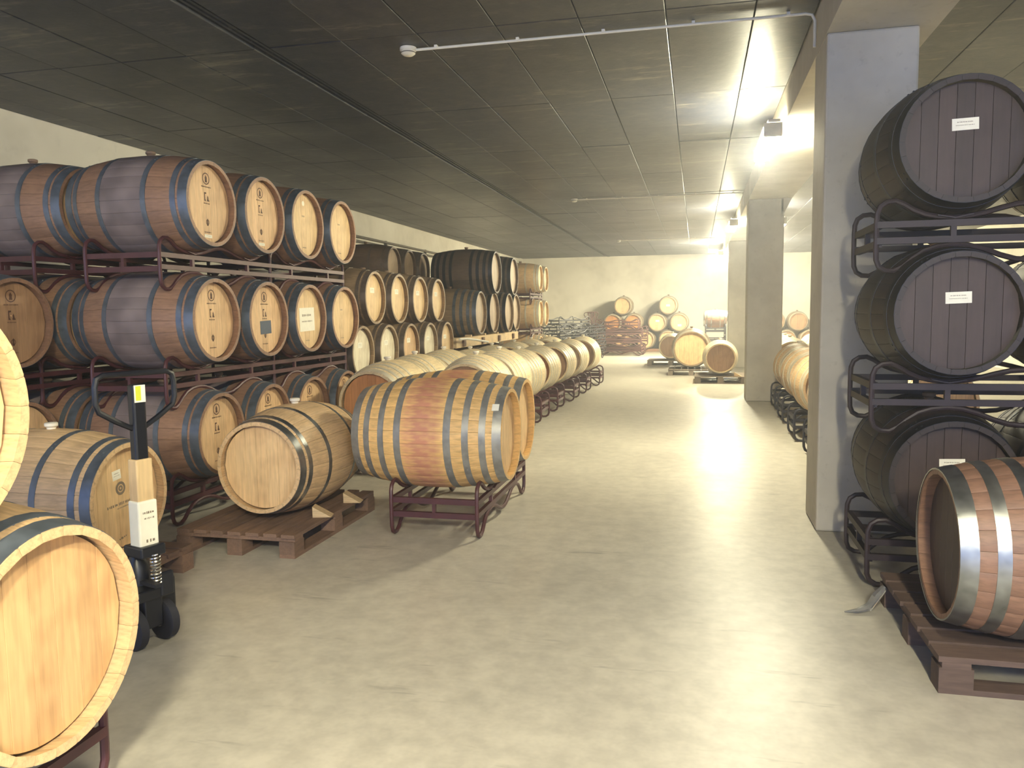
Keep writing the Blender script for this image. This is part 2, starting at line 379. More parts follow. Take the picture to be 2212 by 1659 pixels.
def build_wall_pipe():
    t = thing('wall_pipe', 'pair of dark grey pipes running along the top of the left wall', 'pipe', (XL + 0.06, 8.0, 2.86))
    for dz in (0.0, 0.09):
        link('pipe', MB().tube([(0, 0, dz), (0, 21.3, dz)], 0.022, 8).mesh('pipe', True), 'pipe_grey', t)
    for k in range(9): link('clip', MB().box((-0.03, 0.3 + k * 2.5, 0.045), (0.06, 0.03, 0.16)).mesh('clip'), 'pipe_grey', t)
build_wall_pipe()

# ------------------------------------------------------------------ barrels
KINDS = {
  # L, bilge radius, head radius, hoops (fraction of half length, width), staves, body, head, hoop
  'stack': (0.95, 0.350, 0.292, ((0.935, 0.060), (0.80, 0.036), (0.37, 0.036)), 26, 'stave_stack', 'head_tan', 'hoop_steel'),
  'pale':  (0.95, 0.355, 0.290, ((0.940, 0.050), (0.80, 0.034), (0.38, 0.034)), 26, 'stave_pale', 'head_pale', 'hoop_steel'),
  'gold':  (1.02, 0.374, 0.305, ((0.945, 0.056), (0.77, 0.042), (0.56, 0.042), (0.33, 0.046)), 28, 'stave_gold', 'head_pale', 'hoop_grey'),
  'cream': (0.95, 0.352, 0.290, ((0.940, 0.050), (0.78, 0.036), (0.58, 0.034), (0.36, 0.034)), 24, 'stave_cream', 'head_brown', 'hoop_pale'),
  'creamL':(0.98, 0.376, 0.305, ((0.940, 0.052), (0.78, 0.036), (0.58, 0.034), (0.36, 0.034)), 24, 'stave_cream', 'head_orange', 'hoop_pale'),
  'dark':  (1.06, 0.405, 0.350, ((0.945, 0.064), (0.76, 0.052), (0.55, 0.052), (0.33, 0.05)), 28, 'stave_dark', 'head_grey', 'hoop_dark'),
  'old':   (0.95, 0.352, 0.292, ((0.940, 0.056), (0.80, 0.036), (0.37, 0.036)), 26, 'stave_old', 'head_old', 'hoop_dark'),
  'mid':   (0.95, 0.352, 0.292, ((0.940, 0.056), (0.80, 0.036), (0.37, 0.036)), 24, 'stave_mid', 'head_cream', 'hoop_rust'),
  'rear':  (0.95, 0.352, 0.290, ((0.940, 0.050), (0.80, 0.036), (0.37, 0.036)), 24, 'stave_mid', 'head_tan', 'hoop_pale'),
  'red':   (0.95, 0.362, 0.300, ((0.945, 0.060), (0.72, 0.044), (0.50, 0.044), (0.28, 0.04)), 26, 'stave_red', 'head_old', 'hoop_bright'),
  'big':   (1.10, 0.450, 0.385, ((0.945, 0.056), (0.78, 0.04), (0.40, 0.04)), 28, 'stave_mid', 'head_pale', 'hoop_pale'),
  'small': (0.72, 0.275, 0.225, ((0.940, 0.046), (0.72, 0.034), (0.36, 0.032)), 22, 'stave_red', 'head_brown', 'hoop_bright'),
  'yard':  (0.95, 0.352, 0.290, ((0.940, 0.050), (0.80, 0.036), (0.37, 0.036)), 24, 'stave_pale', 'head_tan', 'hoop_pale'),
}
RECESS = 0.046
def radius(K, x):
    L, rb, rh = K[0], K[1], K[2]; u = abs(x) / (L / 2); return rb - (rb - rh) * (u ** 2)
def stave_geo(K, n, a0, seg, mid=True):
    L = K[0]; vs = []; fs = []; ha = PI / n - 0.0006 / K[1]
    gr = 0.0016
    angs = (-ha, -ha * 0.86, 0.0, ha * 0.86, ha) if mid else (-ha, -ha * 0.8, ha * 0.8, ha)
    m = len(angs)
    for i in range(seg + 1):
        x = -L / 2 + L * i / seg; r = radius(K, x); t = 0.028
        if i in (0, seg): t = 0.024
        for k, a in enumerate(angs):
            rr = r - (gr if k in (0, m - 1) else 0.0)
            vs.append((x, -math.sin(a0 + a) * rr, math.cos(a0 + a) * rr))
        for a in (ha, -ha):
            vs.append((x, -math.sin(a0 + a) * (r - t), math.cos(a0 + a) * (r - t)))
    q = m + 2
    for i in range(seg):
        for k in range(q):
            k2 = (k + 1) % q
            fs.append((i * q + k, (i + 1) * q + k, (i + 1) * q + k2, i * q + k2))
    fs.append(tuple(range(q))); fs.append(tuple(seg * q + k for k in range(q - 1, -1, -1)))
    return vs, fs
def hoop_mesh(K, frac, w, nseg):
    c = frac * K[0] / 2; t = 0.0022
    r0, r1 = radius(K, abs(c) - w / 2), radius(K, abs(c) + w / 2)
    m = MB(); m.lathe([(r0 + t, c - w / 2 if c > 0 else c + w / 2), (r1 + t, c + w / 2 if c > 0 else c - w / 2),
                       (r1 - 0.004, c + w / 2 if c > 0 else c - w / 2), (r0 - 0.004, c - w / 2 if c > 0 else c + w / 2)], nseg, 'x', closed=True)
    rm = (r0 + r1) / 2 + t
    for s in (-0.014, 0.014):       # a pair of rivets on the lap joint
        a = 0.55 + s / rm; m.lathe([(0.006, -0.002), (0.0055, 0.002), (0.002, 0.0035)], 6, 'z', (0, 0, 0))
        k = len(m.v) - 18
        for i in range(k, len(m.v)):
            x, y, z = m.v[i]; z += rm
            m.v[i] = (x + c, y * math.cos(a) - z * math.sin(a), y * math.sin(a) + z * math.cos(a))
    return m.mesh('hoop', True, 50)
def head_boards(K, nb=7):
    """boards of one head at +X end, clipped to the circle"""
    R = K[2] - 0.0245; x1 = K[0] / 2 - RECESS; x0 = x1 - 0.022; out = []
    w = 2 * R / nb
    for b in range(nb):
        y0, y1 = -R + b * w + (0.0004 if b else 0), -R + (b + 1) * w - (0.0004 if b < nb - 1 else 0)
        N = 5; ys = [y0 + (y1 - y0) * i / N for i in range(N + 1)]
        topz = [math.sqrt(max(R * R - y * y, 1e-8)) for y in ys]
        vs = []
        for xx, e in ((x1, 0.0), (x1 - 0.002, 0), (x0, 0)):
            for y, z in zip(ys, topz): vs.append((xx, y, z))
            for y, z in zip(ys[::-1], topz[::-1]): vs.append((xx, y, -z))
        n = 2 * (N + 1)
        for i in range(n):      # front face slightly inset for a v-groove
            x, y, z = vs[i]
            if i in (0, n - 1): vs[i] = (x, y + 0.0008, z)
            if i in (N, N + 1): vs[i] = (x, y - 0.0008, z)
        fs = [tuple(range(n)), tuple(2 * n + i for i in range(n - 1, -1, -1))]
        for r in range(2):
            for i in range(n):
                j = (i + 1) % n; fs.append((r * n + i, r * n + j, (r + 1) * n + j, (r + 1) * n + i))
        out.append((vs, fs))
    return out
def bung_mesh(rb):
    return MB().lathe([(0.022, rb - 0.01), (0.024, rb + 0.008), (0.034, rb + 0.016), (0.034, rb + 0.03), (0.028, rb + 0.034), (0.001, rb + 0.034)], 12).mesh('bung', True)
def flat_disc(m, cy, cz, r0, r1, x, n=20):
    vs = []
    for k in range(n):
        a = 2 * PI * k / n; vs += [(x, cy + r0 * math.cos(a), cz + r0 * math.sin(a)), (x, cy + r1 * math.cos(a), cz + r1 * math.sin(a))]
    m.add(vs, [(2 * k, 2 * k + 1, (2 * k + 3) % (2 * n), (2 * k + 2) % (2 * n)) for k in range(n)])
def flat_poly(m, pts, x): m.add([(x, y, z) for y, z in pts], [tuple(range(len(pts)))])
def flat_rect(m, cy, cz, w, h, x, tilt=0.0):
    c, s = math.cos(tilt), math.sin(tilt)
    flat_poly(m, [(cy + a * c - b * s, cz + a * s + b * c) for a, b in ((-w / 2, -h / 2), (w / 2, -h / 2), (w / 2, h / 2), (-w / 2, h / 2))], x)
def textline(m, cy, cz, w, h, x, seed, gap=0.35, tilt=0.0):
    """a line of tiny unreadable print"""
    rr = random.Random(seed); y = -w / 2
    c, s = math.cos(tilt), math.sin(tilt)
    while y < w / 2:
        d = h * rr.uniform(0.3, 0.7); flat_rect(m, cy + y * c, cz + y * s, d, h * rr.uniform(0.6, 1.0), x, tilt); y += d + h * gap * rr.uniform(0.6, 1.6)
def monogram(m, cy, cz, s, x):
    """the branded sign in the middle of a head: a bar with two serifs on the left, a peaked drop on the right"""
    flat_poly(m, [(cy - .9 * s, cz - s), (cy - .35 * s, cz - s), (cy - .45 * s, cz - .72 * s), (cy - .6 * s, cz - .6 * s), (cy - .62 * s, cz + .6 * s), (cy - .1 * s, cz + .7 * s), (cy - .12 * s, cz + s), (cy - .9 * s, cz + s)], x)
    flat_poly(m, [(cy + .12 * s, cz - s), (cy + .95 * s, cz - s), (cy + .92 * s, cz - .75 * s), (cy + .72 * s, cz - .6 * s), (cy + .66 * s, cz - .1 * s), (cy + .42 * s, cz + .4 * s), (cy + .22 * s, cz - .1 * s), (cy + .25 * s, cz - .45 * s), (cy + .1 * s, cz - .7 * s)], x)
def stamp_cooper(K, variant=0):
    x = K[0] / 2 - RECESS + 0.0012; m = MB()
    if variant in (0, 1):
        flat_disc(m, 0, 0.175, 0.034, 0.041, x); flat_poly(m, [(-0.014, 0.150), (0.014, 0.150), (0.010, 0.168), (0.012, 0.182), (0.0, 0.200), (-0.012, 0.182), (-0.010, 0.168)], x)
        textline(m, 0, 0.118, 0.11, 0.010, x, 3); monogram(m, 0, 0.05, 0.030, x); textline(m, 0, 0.004, 0.07, 0.008, x, 5)
        flat_disc(m, 0, -0.125, 0.014, 0.019, x, 14); flat_poly(m, [(-0.008, -0.150), (0.008, -0.150), (0.006, -0.108), (0, -0.098), (-0.006, -0.108)], x)
        textline(m, 0, -0.195, 0.08, 0.010, x, 9)
    else:
        textline(m, 0, 0.075, 0.05, 0.018, x, 21); textline(m, 0, -0.195, 0.06, 0.010, x, 22)
    return m.mesh('stamp')
def stamp_round(K):
    x = K[0] / 2 - RECESS + 0.0012; m = MB()
    flat_disc(m, -0.02, 0.05, 0.022, 0.036, x); flat_disc(m, -0.02, 0.05, 0.006, 0.016, x, 12)
    textline(m, 0, -0.03, 0.24, 0.016, x, 12, tilt=0.06); textline(m, 0, -0.052, 0.10, 0.008, x, 13, tilt=0.06); textline(m, -0.02, -0.215, 0.05, 0.012, x, 15, tilt=0.2)
    return m.mesh('stamp')
def slab(w, h, t=0.0016):
    return MB().box((0, 0, 0), (t, w, h)).mesh('slip')

def barrel(kind, label, head, az, group=None, near=False, stamp=None, slips=(), body=None, headmat=None, hoopmat=None, bung='bung_brown', roll=0.0, name='wine_barrel', both=True, stampmat='ink'):
    """head = centre of the front head's rim; az = compass of the front head in degrees (0 = +X, -90 = towards the camera)."""
    K = KINDS[kind]; L, rb, rh, hoops, ns, bm_, hm_, om_ = K
    bm_, hm_, om_ = body or bm_, headmat or hm_, hoopmat or om_
    a = math.radians(az); cx, cy = head[0] - math.cos(a) * L / 2, head[1] - math.sin(a) * L / 2
    t = thing(name, label, 'barrel', (cx, cy, head[2] - rb), a, group)
    up_ = (0, 0, rb)
    if near:
        me = cached(('stave', kind), lambda: mesh_from('stave', *stave_geo(K, ns, 0.0, 10, True), smooth=True, sharp=25))
        for k in range(ns): link('stave', me, bm_, t, up_, (roll + 2 * PI * k / ns, 0, 0))
        for b, g in enumerate(cached(('boards', kind), lambda: [mesh_from('head_board', *g, smooth=False) for g in head_boards(K)])):
            link('head_board', g, hm_, t, up_, (0.0, 0, 0))
    else:
        def joined():
            m = MB()
            for k in range(ns): m.add(*stave_geo(K, ns, 2 * PI * k / ns, 8, False))
            return m.mesh('body', True, 25)
        link('stave_body', cached(('body', kind), joined), bm_, t, up_)
    def headj():
        m = MB()
        for g in head_boards(K): m.add(*g)
        return m.mesh('head')
    hj = cached(('head', kind), headj)
    if not near: link('head', hj, hm_, t, up_, (0, 0, 0))
    if both: link('head', hj, hm_, t, up_, (0, 0, PI))
    for i, (fr, w) in enumerate(hoops):
        for s in (1, -1):
            link('hoop', cached(('hoop', kind, i, s), lambda: hoop_mesh(K, s * fr, w, 40)), om_, t, up_, (random.choice((0, 0, PI / 2)), 0, 0))
    if bung: link('bung', cached(('bung', kind), lambda: bung_mesh(rb)), bung, t, up_, (roll, 0, 0))
    if stamp is not None:
        so = link('stamp', cached(('stamp', kind, stamp), lambda: stamp_round(K) if stamp == 'round' else stamp_cooper(K, stamp)), stampmat, t, up_); so['kind'] = 'stuff'
    for (y, z, w, h, mat, tilt) in slips:
        if mat == 'spot':
            m = MB(); flat_disc(m, y, z, 0.0005, w, L / 2 - RECESS + 0.0012, 16); link('pale_spot', m.mesh('spot'), 'paper', t, up_); continue
        p = link('paper_slip' if mat == 'paper' else 'label_plate', cached(('slip', round(w, 3), round(h, 3)), lambda: slab(w, h)), mat, t, (L / 2 - RECESS + 0.0012, y, rb + z), (tilt, 0, 0))
        if mat == 'paper' and w > 0.05:
            m = MB(); textline(m, 0, h * 0.18, w * 0.6, h * 0.10, 0.0012, int(w * 1e4) + 1); textline(m, 0, -h * 0.08, w * 0.7, h * 0.07, 0.0012, int(w * 1e4) + 2)
            po = link('print', m.mesh('print'), 'ink_grey', p); po['kind'] = 'stuff'
    return t

# ------------------------------------------------------------------ racks
def wave_pts():
    half = [(0.0, 0.330), (0.07, 0.325), (0.14, 0.308), (0.21, 0.288), (0.28, 0.275), (0.35, 0.270), (0.42, 0.276), (0.48, 0.290), (0.53, 0.312), (0.575, 0.342), (0.615, 0.360), (0.655, 0.356), (0.685, 0.335), (0.698, 0.300), (0.70, 0.25)]
    low = [(0.70, 0.12), (0.698, 0.07), (0.685, 0.036), (0.655, 0.017), (0.615, 0.014), (0.575, 0.034), (0.53, 0.075), (0.48, 0.110), (0.42, 0.130), (0.35, 0.138), (0.28, 0.132), (0.21, 0.112), (0.14, 0.082), (0.07, 0.060), (0.0, 0.054)]
    r = half + low                      # right side, clockwise from top middle
    l = [(-x, z) for x, z in r[::-1]][1:-1]
    return r + l
def rack_meshes():
    d = {}
    w = wave_pts()
    d['tube'] = MB().tube([(x, 0, z) for x, z in w], 0.0135, 8, True).mesh('bent_tube', True)
    d['rail'] = MB().box((0, 0, 0), (1.40, 0.026, 0.032)).mesh('rail')
    d['spacer'] = MB().box((0, 0, 0), (0.026, 0.022, 0.064)).mesh('spacer')
    d['cross'] = MB().box((0, 0, 0), (0.028, 0.56, 0.036)).mesh('cross_rail')
    d['pad'] = MB().add([(-0.08, -0.03, 0.0), (-0.08, 0.03, 0.0), (0, 0.03, -0.016), (0, -0.03, -0.016), (0.08, 0.03, 0.0), (0.08, -0.03, 0.0),
                         (-0.08, -0.03, 0.006), (-0.08, 0.03, 0.006), (0, 0.03, -0.010), (0, -0.03, -0.010), (0.08, 0.03, 0.006), (0.08, -0.03, 0.006)],
                        [(0, 1, 2, 3), (3, 2, 4, 5), (6, 9, 8, 7), (9, 11, 10, 8), (0, 3, 9, 6), (3, 5, 11, 9), (1, 7, 8, 2), (2, 8, 10, 4), (0, 6, 7, 1), (5, 4, 10, 11)]).mesh('cradle_pad')
    return d
def rack(label, x, y, z, az, mat='rack_red', group=None, tilt=None, pads=True, half=0.29):
    """az: direction of the rack's long side in degrees; z: height of its feet."""
    R = cached('rack', rack_meshes)
    t = thing('barrel_rack', label, 'rack', (x, y, z), math.radians(az), group)
    if tilt: t.rotation_euler = tilt
    for s in (-1, 1):
        yy = s * half
        link('bent_tube', R['tube'], mat, t, (0, yy, 0))
        for zz in (0.243, 0.163): link('rail', R['rail'], mat, t, (0, yy, zz))
        for xx in (-0.35, 0.35):
            link('spacer', R['spacer'], mat, t, (xx, yy, 0.203))
            if pads: link('cradle_pad', R['pad'], mat, t, (xx, yy, 0.278))
        for zz in (0.243, 0.15): link('cross_rail', R['cross'], mat, t, (s * 0.685, 0, zz), (0, 0, 0), (1, (half - 0.01) / 0.28, 1))
        link('cross_spacer', R['spacer'], mat, t, (s * 0.685, 0, 0.197))
    return t

# ------------------------------------------------------------------ pallets
def pallet(label, x, y, az, L=1.2, W=0.8, boards=7, mat='pallet_wood', group=None, H=0.144, gap=0.84):
    """deck boards run along local X (length L); x, y is the pallet centre."""
    t = thing('pallet', label, 'pallet', (x, y, 0), math.radians(az), group)
    rr = random.Random(int(abs(x * 100) + abs(y * 10)))
    bw = W / boards * gap
    bm_ = cached(('deck', L, round(bw, 3)), lambda: MB().box((0, 0, 0), (L, bw, 0.022)).mesh('deck_board'))
    for k in range(boards):
        yy = -W / 2 + bw / 2 + (W - bw) * k / (boards - 1)
        link('deck_board', bm_, mat, t, (rr.uniform(-0.006, 0.006), yy, H - 0.011), (0, 0, rr.uniform(-0.006, 0.006)))
    st = cached(('stringer', W), lambda: MB().box((0, 0, 0), (0.10, W, 0.022)).mesh('stringer'))
    bl = cached('pblock', lambda: MB().box((0, 0, 0), (0.12, 0.10, 0.078)).mesh('block'))
    sk = cached(('skid', L), lambda: MB().box((0, 0, 0), (L, 0.10, 0.022)).mesh('skid'))
    for xx in (-L / 2 + 0.06, 0, L / 2 - 0.06):
        link('stringer', st, mat, t, (xx, 0, H - 0.033))
        for yy in (-W / 2 + 0.05, 0, W / 2 - 0.05): link('block', bl, mat, t, (xx, yy, 0.022 + 0.039))
    for yy in (-W / 2 + 0.05, 0, W / 2 - 0.05): link('skid', sk, mat, t, (0, yy, 0.011))
    return t
def wedge(label, x, y, z, az, group, mat='timber_pale', s=1.0):
    m = MB().add([(-0.06 * s, -0.045 * s, 0), (0.06 * s, -0.045 * s, 0), (0.06 * s, 0.045 * s, 0), (-0.06 * s, 0.045 * s, 0), (0.06 * s, -0.045 * s, 0.07 * s), (0.06 * s, 0.045 * s, 0.07 * s)],
                 [(0, 3, 2, 1), (1, 2, 5, 4), (0, 4, 5, 3), (0, 1, 4), (2, 3, 5)]).mesh('wedge')
    o = link('wedge', m, mat, None, (x, y, z), (0, 0, math.radians(az))); return tag(o, label, 'wedge', group)

# ------------------------------------------------------------------ left stack: three tiers of barrels on racks, front row
T1, T2, T3 = 0.61, 1.42, 2.23
RZ = (0.0, 0.81, 1.62)
def left_stack():
    g = 'barrels of the near left rack stack'
    Y = [4.97, 5.67, 6.37, 7.07]; X = -3.30
    top = ['near-end barrel of the top tier, white slip low on its branded head', 'second top-tier barrel from the near end, white slip low on its head',
           'third top-tier barrel from the near end, plain pale head with round light spot', 'far-end barrel of the top tier, plainest and palest head']
    mid = ['near-end barrel of the middle tier, head branded but without any slip', 'middle-tier barrel with a dark blue plate on its branded head',
           'middle-tier barrel with a large white paper sheet on its head', 'far-end barrel of the middle tier, bare pale head']
    bot = ['near-end bottom-tier barrel of the left stack, behind the pallet jack', 'second bottom-tier barrel of the left stack, above the pale pallet barrel',
           'third bottom-tier barrel of the left stack, head half in shade', 'far-end bottom-tier barrel of the left stack, mostly behind the orange head']
    sl = [[(0.0, -0.222, 0.085, 0.022, 'paper', 0.0)], [(0.0, -0.222, 0.085, 0.022, 'paper', 0.0)], [(0.0, 0.185, 0.022, 0, 'spot', 0)], []]
    for i in range(4):
        barrel('stack', top[i], (X, Y[i], T3), random.uniform(-1, 1), g, stamp=(0, 0, 2, 2)[i], slips=sl[i], headmat=('head_tan', 'head_tan', 'head_cream', 'head_cream')[i], stampmat='ink' if i < 2 else 'ink_grey')
    ms = [[], [(0.01, -0.065, 0.16, 0.104, 'label_blue', 0.04)], [(0.0, -0.01, 0.27, 0.205, 'paper', 0.03)], []]
    for i in range(4):
        barrel('stack', mid[i], (X, Y[i], T2), random.uniform(-1, 1), g, stamp=(0, 0, 2, 2)[i], slips=ms[i], headmat=('head_tan', 'head_tan', 'head_cream', 'head_cream')[i], stampmat='ink' if i < 2 else 'ink_grey')
    for i in range(4):
        barrel('stack', bot[i], (X, Y[i], T1), random.uniform(-1, 1), g, stamp=0)
    gr = 'racks of the near left stack'
    for k, nm in enumerate(('floor', 'middle', 'top')):
        rack('dark red steel rack in the near left stack, near pair, %s level' % nm, X - 0.475, 5.32, RZ[k], 90, group=gr)
        rack('dark red steel rack in the near left stack, far pair, %s level' % nm, X - 0.475, 6.72, RZ[k], 90, group=gr)
    g2 = 'second row behind the near left stack'; X2 = -4.30
    barrel('stack', 'second-row top barrel at the left edge, bung showing against the wall', (X2, 4.97, T3), 0, g2, stamp=0)
    barrel('stack', 'second-row top barrel hidden deeper behind the near top barrels', (X2, 5.67, T3), 0, g2)
    barrel('stack', 'second-row middle barrel at the left edge, branded head facing out', (X2, 4.27, T2), 0, g2, stamp=0, headmat='head_brown')
    barrel('stack', 'second-row middle barrel directly behind the near-end one', (X2, 4.97, T2), 0, g2)
    barrel('stack', 'second-row bottom barrel below the left-edge branded head', (X2, 4.27, T1), 0, g2, stamp=0)
    barrel('stack', 'second-row bottom barrel behind the pallet jack handle', (X2, 4.97, T1), 0, g2)
    g3 = 'third row against the left wall'
    for y, nm in ((4.27, 'nearest'), (4.97, 'middle'), (5.67, 'farthest')):
        barrel('stack', 'third-row upper barrel deep in the shade by the left wall, %s one' % nm, (-5.30, y, T2), 0, g3)
        barrel('stack', 'third-row lower barrel deep in the shade by the left wall, %s one' % nm, (-5.30, y, T1), 0, g3)
    barrel('stack', 'second-row middle barrel deeper behind the branded middle barrels', (X2, 5.67, T2), 0, g2)
    barrel('stack', 'second-row bottom barrel deeper behind the near bottom barrels', (X2, 5.67, T1), 0, g2)
    for k, nm in enumerate(('floor', 'middle')):
        rack('dark rack of the shaded third row, %s level' % nm, -5.775, 4.97, RZ[k], 90, group='racks of the third row')
    for k, nm in enumerate(('floor', 'middle', 'top')):
        rack('dark rack of the hidden second row, %s level' % nm, X2 - 0.475, 5.32, RZ[k], 90, group='racks of the second row')
    for k, nm in enumerate(('floor', 'middle')):
        rack('dark rack at the left edge of the second row, %s level' % nm, X2 - 0.475, 3.92, RZ[k], 90, group='racks of the second row')
left_stack()

# ------------------------------------------------------------------ foreground left
def front_left():
    g = 'pale barrels at the lower left corner'
    barrel('pale', 'large pale barrel at the bottom left corner, blank head facing right', (-1.56, 1.61, 0.635), 0, g, near=True, both=False, headmat='head_pale_dimmed')
    barrel('pale', 'pale barrel resting on top at the left edge, only its rim in view', (-1.535, 1.25, 1.245), 0, g, near=True, both=False, bung='silicone')
    barrel('pale', 'pale barrel beside the bottom left one on the same rack', (-1.56, 0.91, 0.64), 0, g, both=False)
    rack('dark red rack under the large pale barrel in the bottom left corner', -2.05, 1.26, 0.026, 90, group='racks in the left foreground')
    barrel('pale', 'pale barrel behind the pallet jack with round stamp, white slip and white bung', (-2.91, 3.53, 0.50), 0, near=True, both=False, stamp='round', stampmat='ink_grey',
           slips=[(-0.045, 0.125, 0.06, 0.05, 'paper', 0.12)], bung='silicone')
    pallet('brown wooden pallet under the barrel behind the pallet jack', -3.42, 3.50, 0, group='wooden pallets')
    barrel('pale', 'pale unmarked barrel lying on the wooden pallet beside wedges', (-2.66, 4.36, 0.50), -91, near=True, both=False, hoopmat='hoop_bright', bung='silicone')
    pallet('brown wooden pallet with gaps under the pale unmarked barrel', -2.72, 4.76, 90, group='wooden pallets', boards=7, gap=0.76)
    wedge('pale wooden wedge nearer the camera beside the pallet barrel', -2.36, 4.62, 0.144, 195, 'wooden wedges')
    wedge('pale wooden wedge farther back beside the pallet barrel', -2.33, 5.02, 0.144, 190, 'wooden wedges')
front_left()

def pallet_jack():
    t = thing('pallet_jack', 'black hand pallet jack with loop handle and paper wrapped shaft', 'pallet jack', (-2.36, 2.93, 0), math.radians(-18))
    # local +X points to the operator, forks run along -X; the axle runs along Y
    for s in (-1, 1):
        w = link('wheel', MB().lathe([(0.03, -0.026), (0.078, -0.026), (0.09, -0.018), (0.09, 0.018), (0.078, 0.026), (0.03, 0.026)], 28, 'y').mesh('wheel', True, 40), 'rubber', t, (0, s * 0.075, 0.09))
        link('hub', MB().lathe([(0.012, -0.032), (0.028, -0.030), (0.028, 0.030), (0.012, 0.032)], 14, 'y').mesh('hub', True, 40), 'steel_bright', w)
    link('axle', MB().tube([(0, -0.11, 0.09), (0, 0.11, 0.09)], 0.012, 8).mesh('axle', True), 'steel_bright', t)
    link('yoke', bevel(MB().box((0, 0, 0.155), (0.09, 0.09, 0.15)).box((-0.01, 0, 0.24), (0.15, 0.17, 0.05)).mesh('yoke'), 0.008), 'jack_black', t)
    link('pump', MB().lathe([(0.045, 0.18), (0.05, 0.2), (0.05, 0.36), (0.035, 0.38), (0.03, 0.43)], 16, 'z', (-0.06, 0, 0)).mesh('pump', True, 40), 'jack_black', t)
    link('valve_block', bevel(MB().box((0.03, 0.055, 0.27), (0.08, 0.07, 0.11)).mesh('valve'), 0.01), 'jack_black', t)
    sp = [(0.055 + 0.020 * math.cos(a), 0.01 + 0.020 * math.sin(a), 0.285 + 0.13 * a / (2 * PI * 9)) for a in [2 * PI * 9 * i / 150 for i in range(151)]]
    link('spring', MB().tube(sp, 0.0042, 6).mesh('spring', True), 'steel_bright', t)
    link('hinge', bevel(MB().box((0.0, 0, 0.43), (0.13, 0.12, 0.05)).mesh('hinge'), 0.008), 'jack_black', t)
    for s in (-1, 1):
        link('fork', bevel(MB().box((-0.70, s * 0.16, 0.072), (1.12, 0.15, 0.04)).mesh('fork'), 0.012), 'jack_black', t)
        link('fork_roller', MB().lathe([(0.005, -0.035), (0.036, -0.035), (0.036, 0.035), (0.005, 0.035)], 14, 'y').mesh('roller', True, 40), 'rubber', t, (-1.15, s * 0.16, 0.037))
    link('fork_bridge', bevel(MB().box((-0.14, 0, 0.15), (0.06, 0.44, 0.16)).mesh('bridge'), 0.01), 'jack_black', t)
    sh = link('shaft', bevel(MB().box((0.0, 0, 0.80), (0.045, 0.062, 0.72)).mesh('shaft'), 0.01), 'jack_black', t)
    hw = 0.185
    loop = [(0, 0.0, 0.955), (0, hw * 0.55, 1.01), (0, hw * 0.93, 1.055), (0, hw, 1.09), (0, hw, 1.16), (0, hw * 0.95, 1.195), (0, hw * 0.8, 1.208), (0, -hw * 0.8, 1.208), (0, -hw * 0.95, 1.195), (0, -hw, 1.16), (0, -hw, 1.09), (0, -hw * 0.93, 1.055), (0, -hw * 0.55, 1.01)]
    link('handle_loop', MB().tube(loop, 0.0125, 8, True).mesh('loop', True), 'jack_black', t)
    link('label_plate', MB().box((0.0245, 0.0, 1.12), (0.002, 0.052, 0.075)).mesh('plate'), 'paper', sh)
    link('label_stripe', MB().box((0.026, -0.008, 1.122), (0.002, 0.024, 0.062)).mesh('stripe'), 'label_yellow', sh)
    link('cardboard_wrap', bevel(MB().box((0.0, 0, 0.735), (0.062, 0.078, 0.20)).mesh('wrap'), 0.006), 'head_cream', t)
    pw = link('paper_wrap', bevel(MB().box((0.002, 0.0, 0.545), (0.075, 0.092, 0.215)).mesh('wrap'), 0.008), 'paper', t)
    m = MB(); textline(m, 0.0, 0.60, 0.05, 0.012, 0.0405, 31); textline(m, 0.005, 0.575, 0.05, 0.008, 0.0405, 32); textline(m, 0.01, 0.475, 0.045, 0.016, 0.0405, 33)
    po = link('print', m.mesh('print'), 'ink_grey', pw); po['kind'] = 'stuff'
    link('pedal', MB().box((0.09, -0.04, 0.30), (0.11, 0.03, 0.016)).mesh('pedal'), 'jack_black', t)
pallet_jack()

